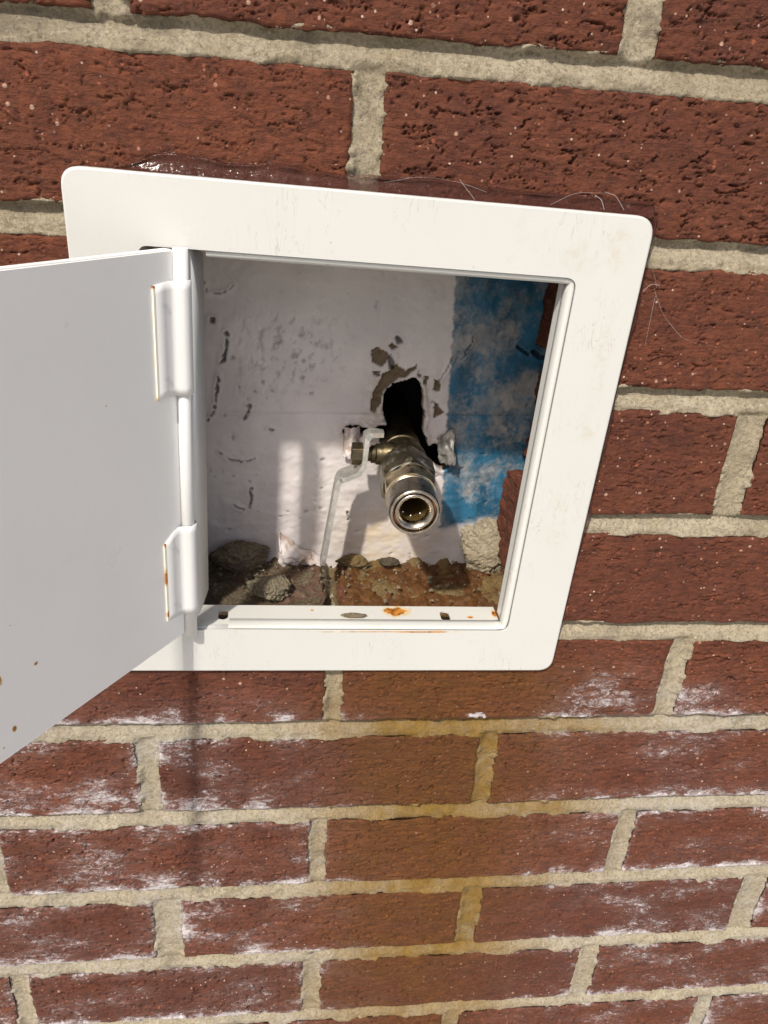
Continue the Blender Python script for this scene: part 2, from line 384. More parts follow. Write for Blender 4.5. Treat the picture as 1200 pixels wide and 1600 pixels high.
# mortar: one weathered sheet in the joints, bedded on a slab with the opening cut out of it
def mortar_sheet():
    x0, x1, z0, z1, res = -118.0, 498.0, -676.0, 44.0, 1.0
    nx, nz = int((x1 - x0) / res) + 1, int((z1 - z0) / res) + 1
    X, Z = np.meshgrid(np.linspace(x0, x1, nx), np.linspace(z0, z1, nz)); X = X.ravel(); Z = Z.ravel()
    r = np.floor(-Z / COURSE).astype(int)              # course below joint r
    k = np.round(-Z / COURSE); zt = Z + COURSE * k     # + is the upper side of the joint
    bed = HJ - np.abs(zt)                              # > 0 inside the bed joint
    head = np.full(len(X), -99.0)
    for rr in np.unique(r):
        m = r == rr
        for c, w in joints(int(rr)):
            head[m] = np.maximum(head[m], w / 2 - np.abs(X[m] - c))
    din = np.maximum(bed, head)
    n = fbm(X / 14, Z / 9, 4); nf = fbm(X / 3.2 + 9, Z / 3.2, 3)
    ybed = 0.9 + 4.3 * sm(-3.0, 5.0, zt + 1.5 * n) - 2.6 * sm(4.2, 6.0, zt + 1.8 * nf + 1.5 * n)
    yhead = 2.0 + 1.1 * sm(0.5, 5, head)
    Y = np.where(bed > -0.5, ybed, yhead); wgt = sm(-1.0, 3.0, bed); Y = np.where(head > 0, yhead * (1 - wgt) + ybed * wgt, Y)
    Y = Y + 0.8 * n + 0.36 * nf
    edge = np.exp(-(din / 2.2) ** 2)                   # crumbs and smears along the arrises
    lump = np.clip((fbm(X / 26 + 60, Z / 9 + 20, 5, 0.65) + 0.06) / 0.35, 0, 1)
    Y = Y - edge * lump * 2.8 + edge * 0.5
    Y = np.where(din < -2.0, np.maximum(Y, 3.0), Y)
    smear = np.clip((noise(X / 16 + 5, Z / 9 + 71) - 0.62) / 0.2, 0, 1) * np.exp(-(np.clip(-din, 0, 99) / 2.0) ** 2)
    Y = np.where(din < 0, Y - smear * 2.6, Y)
    F = gridfaces(nx, nz)
    hole = (X > 26) & (X < 233) & (Z < -62) & (Z > -283)
    keep = (din > -4.2) & ~hole
    F = F[keep[F].all(1)]
    used = np.unique(F); mp = np.full(len(X), -1); mp[used] = np.arange(len(used)); F = mp[F]
    V = np.stack([X, Y, Z], 1)[used]
    sal = salt_field(V[:, 0], V[:, 2]) * 0.7 + 0.4 * salt_field(V[:, 0], V[:, 2]) * np.exp(-(din[used] / 2.0) ** 2)
    return np_mesh('mortar', V, F, attrs={'salt': sal, 'stain': stain_field(V[:, 0] - 14, V[:, 2] + 8, 78)})
link('mortar', mortar_sheet(), M_MORTAR, wall)
def boxes(bs):
    V, F = [], []
    for (x0, x1, y0, y1, z0, z1) in bs:
        b = len(V); V += [(x, y, z) for x in (x0, x1) for y in (y0, y1) for z in (z0, z1)]
        F += [tuple(b + i for i in f) for f in ((0, 1, 3, 2), (4, 6, 7, 5), (0, 4, 5, 1), (2, 3, 7, 6), (0, 2, 6, 4), (1, 5, 7, 3))]
    return V, F
ztop = -COURSE * BR0 - HJ
link('mortar_bed', py_mesh('mortar_bed', *boxes([(BX0, 18, 5, 86, -Z0 + 1, ztop), (250, BX1, 5, 86, -Z0 + 1, ztop),
     (18, 250, 5, 86, -Z0 + 1, -286), (18, 250, 5, 86, -64, ztop)])), M_MORTAR, wall)
def lump_mesh(name, c, rad, seed, sub=5, amp=0.35, flat=None, stain=0.0):
    bm = bmesh.new(); bmesh.ops.create_icosphere(bm, subdivisions=sub, radius=1.0)
    P = np.array([v.co[:] for v in bm.verts]); F = [[v.index for v in f.verts] for f in bm.faces]; bm.free()
    s = seed * 7.7
    n = fbm(P[:, 0] * 1.6 + s, P[:, 1] * 1.6 + P[:, 2] * 1.1 + s, 5, 0.6) + fbm(P[:, 2] * 1.7 + s + 9, P[:, 0] * 1.2 - P[:, 1] * 1.3, 5, 0.6)
    P = P * (1 + amp * n)[:, None]
    rs = np.random.RandomState(seed)
    for _ in range(16):
        dv = rs.normal(size=3); dv /= np.linalg.norm(dv); lim = rs.uniform(0.62, 0.95); over = np.clip(P @ dv - lim, 0, None); P = P - np.outer(over * 0.7, dv)
    q1 = fbm(P[:, 0] * 3.1 + P[:, 1] * 1.3 + s, P[:, 2] * 3.3 - P[:, 1] * 1.7, 6, 0.7); q2 = fbm(P[:, 1] * 6.5 + s, P[:, 0] * 4 + P[:, 2] * 6, 5, 0.7)
    P = P * (1 + 0.34 * q1 + 0.16 * q2)[:, None]
    P = P * np.array(rad) + np.array(c)
    if flat is not None: P[:, 2] = np.maximum(P[:, 2], flat)
    return np_mesh(name, P, F, attrs={'stain': np.full(len(P), stain), 'salt': np.zeros(len(P))})
# mortar left standing in the cut edge of the opening
for c, rad, sd in (((240, 52, -134.5), (9, 38, 7.0), 1), ((236, 50, -203), (9, 40, 8.5), 2), ((243, 50, -68), (12, 40, 8), 3)):
    link('mortar', lump_mesh('mortar', c, rad, sd, 5, 0.22), M_RUBBLE, wall)
M_PLUG = make_mortar_mat('core_mortar', (0.13, 0.10, 0.055), (0.20, 0.155, 0.09), 0.6)
# rough mortar bed left on the shelf bricks
def residue():
    nx, ny = 260, 100
    X, Y = np.meshgrid(np.linspace(34, 240, nx), np.linspace(12, 88.5, ny)); X = X.ravel(); Y = Y.ravel()
    left = sm(128, 108, X + 8 * fbm(X / 12, Y / 12, 3))
    n = fbm(X / 26 + 5, Y / 20 + 3, 6, 0.62)
    Z = -280.3 + 4.8 * n + 1.8 * left + 0.7 * fbm(X / 4, Y / 4 + 50, 4, 0.65)
    for cx, cy, rx, ry, h in ((150.5, 57, 10, 10, 2.6), (170, 55, 7, 8, 2.2), (188, 56, 12, 8, 2.6), (221, 55, 13, 20, 4), (50, 50, 18, 15, 3.0), (97, 32, 18, 9, 2.4)):
        q = ((X - cx) / rx) ** 2 + ((Y - cy) / ry) ** 2; Z += h * np.clip(1.25 - q + 0.7 * fbm(X / 7 + cx, Y / 7, 4), 0, 1)
    Z += 7.0 * np.exp(-(88 - Y) / 5.0) * np.clip(0.45 + 1.6 * fbm(X / 18 + 70, Y * 0 + 2, 4), 0, 1.4)
    Z -= 7 * np.exp(-((X - 117) / 3.2) ** 2)
    st = 0.7 * sm(112, 124, X + 5 * fbm(X / 8 + 2, Y / 8, 3)) * (0.75 + 0.4 * fbm(X / 14, Y / 14 + 9, 3))
    return np_mesh('mortar_residue', np.stack([X, Y, Z], 1), gridfaces(nx, ny), attrs={'stain': st, 'salt': X * 0})
M_PLUG = make_mortar_mat('core_mortar', (0.12, 0.09, 0.055), (0.24, 0.19, 0.125), 0.75)
link('mortar_residue', residue(), M_PLUG, wall)

# ------------------------------------------------------------------ sheathing at the back of the opening
PX_R = np.array([right[:], down[:], fwd[:]]); PX_C = np.array([93.747, -343.188, -30.664])
def on_board(u, w, y=88.0):                            # survey point of the photograph carried to the board's plane
    d = np.array([(u - 600) / 1196.634, (w - 800) / 1196.634, 1.0]) @ PX_R
    p = PX_C + d * (y - PX_C[1]) / d[1]; return p[0], p[2]
def poly(pts, sx, ox, oy): return np.array([on_board(ox + p[0] / sx, oy + p[1] / sx) for p in pts])
def inside(P, X, Z):
    c = np.zeros(len(X), bool); j = len(P) - 1
    for i in range(len(P)):
        a, b = P[i], P[j]; j = i
        if a[1] == b[1]: continue
        c ^= ((a[1] > Z) != (b[1] > Z)) & (X < (b[0] - a[0]) * (Z - a[1]) / (b[1] - a[1]) + a[0])
    return c
def seg_dist(P, X, Z):
    best = np.full(len(X), 1e9)
    for a, b in zip(P[:-1], P[1:]):
        ab = b - a; t = np.clip(((X - a[0]) * ab[0] + (Z - a[1]) * ab[1]) / max(1e-9, ab @ ab), 0, 1)
        best = np.minimum(best, np.hypot(X - a[0] - t * ab[0], Z - a[1] - t * ab[1]))
    return best
HOLE = poly([(475, 205), (488, 130), (540, 82), (600, 62), (670, 42), (712, 78), (726, 150), (720, 230), (738, 290), (716, 345), (752, 470), (800, 456),
             (848, 500), (832, 545), (880, 592), (850, 625), (790, 590), (770, 640), (600, 660), (490, 600), (462, 440), (440, 405), (395, 402), (372, 392), (332, 412), (292, 385), (256, 400),
             (223, 376), (262, 334), (322, 346), (400, 372), (440, 348), (492, 340), (480, 265)], 4, 480, 580)
def board_mesh():
    x0, x1, z0, z1, res = 12.0, 250.0, -292.0, -52.0, 0.75
    nx, nz = int((x1 - x0) / res) + 1, int((z1 - z0) / res) + 1
    X, Z = np.meshgrid(np.linspace(x0, x1, nx), np.linspace(z0, z1, nz)); X = X.ravel(); Z = Z.ravel()
    JX = X + 1.3 * fbm(X / 5 + 3, Z / 5, 3); JZ = Z + 1.3 * fbm(X / 5, Z / 5 + 44, 3)
    Y = 88 + 0.9 * fbm(X / 60 + 2, Z / 40, 3) + 0.28 * fbm(X / 9, Z / 7 + 3, 4) * 2
    # dented patch
    dp = np.exp(-((X - 92) / 26) ** 2 - ((Z + 142) / 20) ** 2)
    dn = np.clip(fbm(X / 5 + 11, Z / 7, 5, 0.62) - 0.02, 0, 1); Y += dp * 5.5 * dn
    low = sm(-190, -215, Z)
    Y += low * 1.1 * np.abs(fbm(X / 30 + 5, Z / 17 + 2, 4))
    Y += 0.8 * np.exp(-((Z + 179 - 0.02 * (X - 40)) / 1.0) ** 2) + 0.35 * np.exp(-((X - 140 - 0.04 * (Z + 100)) / 1.2) ** 2) * sm(-140, -120, Z)
    gouge = dp * np.clip((dn - 0.13) / 0.2, 0, 0.55)
    cr = [([(354, 521), (353, 545), (347, 566)], 1.5, 3.5), ([(342, 588), (338, 622), (333, 645), (324, 657)], 0.9, 2.5), ([(389, 632), (386, 650), (376, 657)], 1.2, 2),
          ([(343, 708), (356, 717), (376, 722), (398, 718)], 0.8, 2.5), ([(391, 764), (393, 780), (390, 793)], 1.3, 3), ([(330, 499), (335, 503)], 2.0, 3), ([(420, 670), (425, 672)], 1.0, 2),
          ([(741, 525), (733, 543), (723, 560)], 0.6, 2), ([(712, 552), (703, 570), (688, 596)], 0.6, 2), ([(810, 540), (818, 550), (828, 553)], 1.6, 3.5), ([(834, 550), (842, 557), (856, 560)], 1.9, 3.5),
          ([(612, 556), (612, 575)], 2.2, 5), ([(621, 529), (624, 533)], 2.6, 5), ([(318, 440), (325, 458), (345, 459), (366, 445)], 0.5, 0.8), ([(367, 790), (378, 797)], 1.0, 1.5), ([(500, 795), (508, 799)], 0.6, 1), ([(543, 800), (544, 812)], 1.0, 2)]
    for pts, w, dep in cr:
        P = np.array([on_board(*p) for p in pts]); dd = seg_dist(P, JX + 1.5 * fbm(X / 4 + 8, Z / 4, 3), JZ); w = w * 0.62; f = np.clip((1.2 - dd / w) * 1.2, 0, 1) * sm(-0.5, -0.15, noise(X / 3.0 + 3, Z / 3.4 + 6))
        Y += dep * f; gouge = np.maximum(gouge, np.clip(f * 1.6, 0, 1))
        Y -= 0.5 * np.exp(-((dd - w * 1.6) / 1.2) ** 2)
    nick = np.clip((noise(X / 4.5 + 33, Z / 3.2) - 0.60) / 0.15, 0, 1) * sm(0.12, 0.35, noise(X / 25 + 4, Z / 25 + 9) + dp * 0.4 + 0.15 * low)
    Y += 1.0 * nick; gouge = np.maximum(gouge, nick * 0.55)
    # printed film
    blue = sm(-0.7, 0.7, X - (180 + (-94 - Z) * 0.04 + 1.6 * fbm(X * 0 + 3, Z / 6, 5, 0.65) * 1.6)) * sm(-252, -244, Z + 4 * fbm(X / 12, Z / 12 + 4, 3) + 0.22 * (205 - X))
    # torn paper around the pipe
    br = np.zeros(len(X), bool)
    for P in ([(835, 780), (850, 700), (880, 650), (900, 610), (930, 600), (960, 565), (1000, 600), (1055, 570), (1045, 595), (1000, 630), (960, 640), (900, 690), (880, 760), (855, 800)],
              [(840, 500), (870, 488), (918, 510), (920, 550), (885, 580), (850, 560)], [(918, 480), (935, 468), (968, 490), (940, 500)], [(1090, 620), (1105, 625), (1100, 670), (1088, 660)],
              [(1140, 640), (1160, 650), (1165, 700), (1130, 690)], [(1140, 745), (1185, 800), (1130, 822)], [(850, 600), (885, 605), (880, 630), (852, 625)], [(1045, 610), (1075, 620), (1070, 635)]):
        br |= inside(poly(P, 3, 300, 380), JX, JZ)
    brown = br.astype(float)
    dh = seg_dist(np.vstack([HOLE, HOLE[:1]]), JX, JZ)
    Y += brown * (1.3 + 0.8 * fbm(X / 3, Z / 3, 3)) - 0.9 * np.exp(-((dh - 1.5) / 1.2) ** 2) * (1 - brown)
    pk = np.exp(-((X - 146 + 6) / 8) ** 2 - ((Z + 172) / 18) ** 2) * 0.6 + 0.5 * np.exp(-(dh / 7) ** 2)
    och = np.exp(-((X - 150) / 30) ** 2 - ((Z + 262) / 22) ** 2) * (0.6 + 0.8 * fbm(X / 10, Z / 10 + 70, 4)) * sm(-215, -235, Z)
    F = gridfaces(nx, nz); drop = inside(HOLE, JX, JZ)
    F = F[~drop[F].any(1)]
    used = np.unique(F); mp = np.full(len(X), -1); mp[used] = np.arange(len(used)); F = mp[F]
    V = np.stack([X, Y, Z], 1)[used]
    # thickness at the torn rim of the hole
    E = np.concatenate([F[:, [0, 1]], F[:, [1, 2]], F[:, [2, 3]], F[:, [3, 0]]])
    key = {}
    for e0, e1 in E.tolist(): key[(e0, e1)] = 1
    bnd = [(e0, e1) for (e0, e1) in key if (e1, e0) not in key]
    bset = sorted({i for e in bnd for i in e}); idx = {b: len(V) + n for n, b in enumerate(bset)}
    back = V[bset].copy(); back[:, 1] += 9
    V2 = np.concatenate([V, back])
    F2 = np.concatenate([F, np.array([(e1, e0, idx[e0], idx[e1]) for e0, e1 in bnd])])
    A = {k: np.concatenate([v[used], v[used][bset]]) for k, v in dict(blue=blue, brown=np.maximum(brown, 0), gouge=gouge, ochre=np.clip(och, 0, 1), tear=np.clip(pk, 0, 1)).items()}
    A['brown'][len(V):] = 1
    return np_mesh('film_face', V2, F2, attrs=A)
a = Mat('sheathing_film')
wc = a.mix(a.ramp(a.noise(30, 5), 0.3, 0.7), (0.52, 0.475, 0.465), (0.60, 0.555, 0.535))
wc = a.mix(a.ramp(a.noise(190, 8, 0.78), 0.60, 0.78, 0, 0.4), wc, (0.26, 0.21, 0.16))
wc = a.mix(a.ramp(a.noise(70, 6, 0.7, stretch=(1, 1, 0.5)), 0.56, 0.8, 0, 0.4), wc, (0.30, 0.25, 0.19))
sc = a.ramp(a.math('ADD', a.math('ADD', a.math('MULTIPLY', a.noise(30, 8, 0.72), 0.8), a.math('MULTIPLY', a.noise(120, 7, 0.75, stretch=(1, 1, 0.4)), 0.25)), a.math('MULTIPLY', a.noise(420, 5, 0.7), 0.14)), 0.52, 0.70, 0, 0.9)
bl = a.mix(a.ramp(a.noise(55, 3, stretch=(1.3, 1, 0.5)), 0.35, 0.65), (0.012, 0.070, 0.125), (0.026, 0.135, 0.235))
bl = a.mix(sc, bl, a.mix(a.noise(90, 5), (0.12, 0.115, 0.11), (0.44, 0.43, 0.41)))
col = a.mix(a.attr('blue'), wc, bl)
col = a.mix(a.math('MULTIPLY', a.attr('ochre'), 0.65), col, (0.58, 0.44, 0.20))
col = a.mix(a.math('MULTIPLY', a.attr('tear'), a.ramp(a.noise(200, 5, 0.7), 0.42, 0.6, 0, 0.7)), col, (0.30, 0.20, 0.13))
col = a.mix(a.attr('brown'), col, a.mix(a.noise(250, 4), (0.055, 0.034, 0.014), (0.13, 0.082, 0.034)))
col = a.mix(a.math('MULTIPLY', a.attr('gouge'), 0.7), col, (0.035, 0.028, 0.022))
M_FILM = a.set(Base_Color=col, Roughness=a.ramp(a.noise(40, 4), 0.3, 0.7, 0.28, 0.55), Specular_IOR_Level=0.4,
               Normal=a.bump(a.noise(330, 5, 0.65), 0.35, 0.6, a.bump(a.noise(60, 5, 0.6), 0.22, 1.2)))
board = empty('sheathing_board', (0, 0, 0))
tag(board, 'scuffed white and blue printed sheathing with a ragged hole, behind the open panel', 'sheathing')
link('film_face', board_mesh(), M_FILM, board)
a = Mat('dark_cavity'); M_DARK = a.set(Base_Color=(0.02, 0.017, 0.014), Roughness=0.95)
link('hole_darkening_box', py_mesh('hole_darkening_box', *boxes([(60, 250, 175, 178, -292, -100), (60, 63, 97.5, 175, -292, -100), (247, 250, 97.5, 175, -292, -100), (63, 247, 97.5, 175, -103, -100), (63, 247, 97.5, 175, -292, -289)])), M_DARK, board)  # near-black box added behind the board so the hole stays dark
a = Mat('torn_film')
M_FLAP = a.set(Base_Color=a.mix(a.ramp(a.noise(120, 5), 0.4, 0.65), (0.62, 0.56, 0.54), (0.33, 0.25, 0.20)), Roughness=0.6, Normal=a.bump(a.noise(300, 4), 0.5, 0.8))
a = Mat('grey_foil'); M_FOIL = a.set(Base_Color=a.mix(a.noise(200, 5), (0.11, 0.105, 0.095), (0.30, 0.285, 0.26)), Roughness=0.4, Metallic=0.3, Normal=a.bump(a.noise(260, 4), 0.5, 0.8))
def sheet(name, f, nu, nv, mat, parent, t=0.6):
    u, v = np.meshgrid(np.linspace(0, 1, nu), np.linspace(0, 1, nv)); x, y, z = f(u.ravel(), v.ravel())
    return solid(link(name, np_mesh(name, np.stack([x, y, z], 1), gridfaces(nu, nv)), mat, parent), t)
def flap1(u, v):
    n = fbm(u * 3 + 2, v * 3, 3)
    return 84 + 27 * u + 2.5 * fbm(u * 5, v * 4 + 9, 2), 87 - 6 * np.sin(np.pi * v) * (1 - 0.4 * u) + 4 * n - 2.5 * v, -277.5 + (1 - v) * (23 - 19 * u ** 0.8) + 3 * n
sheet('torn_flap', flap1, 40, 24, M_FLAP, board)
def flap2(u, v):
    n = fbm(u * 3 + 12, v * 3, 3)
    return 178 + 9 * u + 3 * v + 2 * n, 86 - 7 * u * np.sin(2.2 * v) + 2 * n, -190 - 15 * v + 7 * u * (1 - v) + 2 * n
sheet('torn_flap', flap2, 24, 24, M_FOIL, board)
def flap3(u, v):
    n = fbm(u * 3 + 22, v * 3, 3)
    return 122 + 9 * u + 1.5 * n, 87 - 3.5 * np.sin(np.pi * u) - 1.5 * v + 2 * n, -184 - 19 * v + 2.5 * n
sheet('torn_flap', flap3, 20, 24, M_FLAP, board)

# ------------------------------------------------------------------ access panel
DOORRUST = [(-17.9, -225.4, 1.0, 3.6), (-8.7, -228.4, 0.8, 1.2), (-16.8, -252.4, 0.7, 1.9), (-20.1, -257.8, 0.5, 0.6), (19, -131.8, 0.25, 0.35), (-13, -205, 0.25, 0.3)]
RUST = [(151, 13.0, 10, 6.5, 'y'), (127, 7, 6, 1.2, 'y'), (192, 8, 2.6, 1.4, 'y'), (104, 14, 2.0, 1.6, 'y'), (206, 12, 2.2, 5, 'y')]
M_FRAME = make_paint('enamel_darker_in_sun', (0.52, 0.522, 0.495), 0.25, rust=[(142, -267.9, 55, 0.35), (165, -268.1, 26, 0.6)],  # same paint as the door, colour darkened to offset the direct sun
                     scuff=[(216, -70, 13, 9), (232, -66, 9, 14), (234, -118, 5, 30), (228, -208, 9, 11), (226, -190, 6, 8), (234, -150, 6, 12)])
M_SILL = make_paint('enamel_darker_in_sun_rusted', (0.53, 0.527, 0.49), 0.25, rust=RUST)  # frame paint with the same darkening against the sun, plus rust
M_DOOR = make_paint('enamel_lighter_in_shade', (0.86, 0.855, 0.83), 0.04, rust=DOORRUST)  # same paint as the frame, colour lightened to make up for its shade
M_HINGE = make_paint('hinge_enamel', (0.66, 0.66, 0.645), 0.15)
M_HRUST = make_paint('chipped_enamel_edge', (0.78, 0.74, 0.62), 0.3, rust=[(36, -88, 3, 2.5), (34, -137, 3, 3), (34, -206, 2, 4), (33, -225, 2, 6), (34, -246, 3, 3), (36, -201, 5, 2)])

panel = empty('access_panel', (0, 0, 0))
tag(panel, 'white metal access panel with its hinged door standing open, set in the brick wall', 'access panel')
OUT = [(1.0, -47.9), (245.2, -53.3), (239.0, -294.4), (0.6, -292.3)]         # TL TR BR BL
INN = [(28.0, -75.4), (215.6, -79.4), (210.6, -267.9), (25.5, -266.4)]
def fy(z): return -3.0 - 3.0 * (z + 294) / 245.0                              # the plate leans off the wall at the top
def rounded(q, rad, n=8):
    out = []; q = [np.array(p, float) for p in q]
    for i in range(4):
        p, a0, b0 = q[i], q[i - 1], q[(i + 1) % 4]; r = rad[i] if isinstance(rad, (list, tuple)) else rad
        ua = (a0 - p) / np.linalg.norm(a0 - p); ub = (b0 - p) / np.linalg.norm(b0 - p)
        for t in np.linspace(0, 1, n):
            out.append(p + ua * r * (1 - t) ** 2 + ub * r * t ** 2)
    return out
def frame_plate():
    bm = bmesh.new(); o = rounded(OUT, [8, 9, 8, 6], 10); i = rounded(INN, [4, 5.5, 5, 3], 10)
    def loop(pts): 
        vs_ = [bm.verts.new((p[0] * S, fy(p[1]) * S, (p[1] + Z0) * S)) for p in pts]
        return vs_, [bm.edges.new((vs_[k], vs_[(k + 1) % len(vs_)])) for k in range(len(vs_))]
    vo, eo = loop(o); vi, ei = loop(i)
    for k in range(len(vo)):
        bm.faces.new((vo[k], vi[k], vi[(k + 1) % len(vi)], vo[(k + 1) % len(vo)]))
    # rolled rim back to the wall
    prev = vo; cen = np.array([122.0, -172.0])
    for off, dy in ((0.7, 0.25), (1.1, 0.8), (1.2, 1.6), (1.2, 5.0)):
        cur = []
        for p in o:
            dv = (p - cen) / np.linalg.norm(p - cen); pp = p + dv * off
            cur.append(bm.verts.new((pp[0] * S, (fy(p[1]) + dy) * S, (pp[1] + Z0) * S)))
        for k in range(len(o)):
            bm.faces.new((prev[k], prev[(k + 1) % len(o)], cur[(k + 1) % len(o)], cur[k]))
        prev = cur
    bmesh.ops.recalc_face_normals(bm, faces=bm.faces)
    me = bpy.data.meshes.new('face_plate'); bm.to_mesh(me); bm.free()
    for p in me.polygons: p.use_smooth = False
    return me
fp = solid(link('face_plate', frame_plate(), M_FRAME, panel), 1.0, -1)
def lerp(p, q, t): return (p[0] + (q[0] - p[0]) * t, p[1] + (q[1] - p[1]) * t)
def swept(name, path, prof, mat):                      # path of (x, z, inward nx, nz); profile of (inward, depth)
    V, F = [], []
    for (x, z, nx_, nz_) in path:
        for s_, d_ in prof: V.append((x + nx_ * s_, fy(z) + d_, z + nz_ * s_))
    m = len(prof)
    for k in range(len(path) - 1):
        for j in range(m - 1): F.append((k * m + j, k * m + j + 1, (k + 1) * m + j + 1, (k + 1) * m + j))
    o = link(name, py_mesh(name, V, F, True), mat, panel); solid(o, 0.9, 0); return o
PROF = [(-0.9, 2.6), (-0.2, 2.8), (0.2, 2.1), (0.7, 1.6), (1.4, 1.6), (2.1, 2.2), (2.6, 3.3), (2.8, 5.0), (2.9, 8), (2.9, 15)]
TL, TR, BR, BL = INN
st = lerp(TL, TR, 0.145)
swept('stop_lip', [(st[0], st[1], 0, -1)] + [(*lerp(TL, TR, t), 0.02, -1) for t in (0.3, 0.6, 0.95, 0.965)] + [(TR[0] - 1.8, TR[1] - 0.4, -0.35, -0.9), (TR[0] - 0.5, TR[1] - 1.6, -0.85, -0.45)] +
      [(*lerp(TR, BR, t), -1, 0.02) for t in (0.035, 0.05, 0.3, 0.6, 0.9, 0.965)] + [(BR[0] - 0.5, BR[1] + 1.6, -0.85, 0.45), (BR[0] - 1.8, BR[1] + 0.4, -0.35, 0.6)] +
      [(*lerp(BR, BL, t), 0, 0.55) for t in (0.035, 0.05, 0.4, 0.815)], [p for p in PROF if p[1] < 9], M_FRAME)
# side and top returns
def strip(name, p, q, nrm, s0, d0, d1, mat):
    V = []
    for pt in (p, q):
        for d in (d0, d1): V.append((pt[0] + nrm[0] * s0, fy(pt[1]) + d, pt[1] + nrm[1] * s0))
    o = link(name, py_mesh(name, V, [(0, 1, 3, 2)]), mat, panel); solid(o, 0.9, 0); return o
strip('return_flange', lerp(TL, TR, 0.15), TR, (0, -1), 2.9, 7.5, 15, M_FRAME)
strip('return_flange', lerp(TR, BR, 0.02), lerp(TR, BR, 0.98), (-1, 0), 2.9, 7.5, 14, M_FRAME)
strip('return_flange', TL, BL, (1, 0), 0.3, 1.0, 16, M_FRAME)
# slotted sill
def sill():
    bm = bmesh.new(); y0, y1 = 0.2, 18.6; zz = lambda x: -265.6 - 0.0067 * (x - 40)
    rect = [(29, y0), (207.2, y0), (207.2, y1), (29, y1)]; loops = [rect]
    for cx in (56.2, 177.6):
        sl_ = []
        for k in range(20):
            t = 2 * math.pi * k / 20; sx, sy = 2.7 * math.cos(t), 2.7 * math.sin(t)
            sl_.append((cx + sx, 9.2 + sy + (2.0 if sy > 0 else -2.0)))
        loops.append(sl_)
    es = []
    for lp in loops:
        vs_ = [bm.verts.new((p[0] * S, p[1] * S, (zz(p[0]) + Z0) * S)) for p in lp]
        es += [bm.edges.new((vs_[k], vs_[(k + 1) % len(vs_)])) for k in range(len(vs_))]
    bmesh.ops.triangle_fill(bm, edges=es, use_beauty=True)
    bmesh.ops.recalc_face_normals(bm, faces=bm.faces)
    me = bpy.data.meshes.new('sill_flange'); bm.to_mesh(me); bm.free(); return me
solid(link('sill_flange', sill(), M_SILL, panel), 1.0, 0)

V = [(x, y, z) for x in (27, 62) for (y, z) in ((-2.4, -267.8), (-0.6, -266.4), (0.4, -265.7))]
solid(link('sill_lip', py_mesh('sill_lip', V, [(0, 1, 4, 3), (1, 2, 5, 4)], True), M_FRAME, panel), 0.8, 0)
# hinge side: local frame along the leaning hinge axis; a = outwards along the door, b = towards the opening side
AX0, AX1 = np.array([39.4, -6.3, -264.6]), np.array([43.6, -8.6, -75.6])
th = math.atan(0.665); UD = np.array([-math.sin(th), -math.cos(th), 0]); ND = np.array([math.cos(th), -math.sin(th), 0])
HGT = 189.0
def hp(a_, b_, h): return AX0 + (AX1 - AX0) * (h / HGT) + UD * a_ + ND * b_
def extrude_profile(name, prof, h0, h1, mat, t, parent, smooth=True, steps=1):
    V, F = [], []; m = len(prof)
    for k in range(steps + 1):
        h = h0 + (h1 - h0) * k / steps
        V += [tuple(hp(p[0], p[1], h)) for p in prof]
    for k in range(steps):
        F += [(k * m + j, k * m + j + 1, (k + 1) * m + j + 1, (k + 1) * m + j) for j in range(m - 1)]
    o = link(name, py_mesh(name, V, F, smooth), mat, parent)
    if t: solid(o, t, 0)
    return o
# door leaf: pan of sheet steel with turned edges
DW = 186.0
dprof = [(2.0, -4.5), (1.6, -1.2), (2.2, -0.3), (3.2, 0.0), (DW - 1.2, 0.0), (DW - 0.3, -0.4), (DW, -1.3), (DW, -4.5)]
door = extrude_profile('door', dprof, 0.5, HGT - 0.5, M_DOOR, 1.1, panel, smooth=False)
for h, sg in ((0.5, 1), (HGT - 0.5, -1)):
    V = [tuple(hp(2.2, -0.5, h)), tuple(hp(DW - .6, -0.5, h)), tuple(hp(DW - .6, -4.5, h)), tuple(hp(2.2, -4.5, h))]
    solid(link('turned_edge', py_mesh('turned_edge', V, [(0, 1, 2, 3)]), M_DOOR, door), 0.9, 0)
V, F = [], []
for k in range(2):
    for j in range(20):
        t = 2 * math.pi * j / 20
        V.append(tuple(hp(-0.4 + 3.2 * math.cos(t), 2.0 + 3.2 * math.sin(t), -2.0 if k == 0 else HGT + 0.5)))
F = [(j, (j + 1) % 20, 20 + (j + 1) % 20, 20 + j) for j in range(20)] + [tuple(range(19, -1, -1)), tuple(range(20, 40))]
pin = link('hinge_pin', py_mesh('hinge_pin', V, F, True), M_HINGE, panel)
pin.data.polygons[20].use_smooth = False; pin.data.polygons[21].use_smooth = False
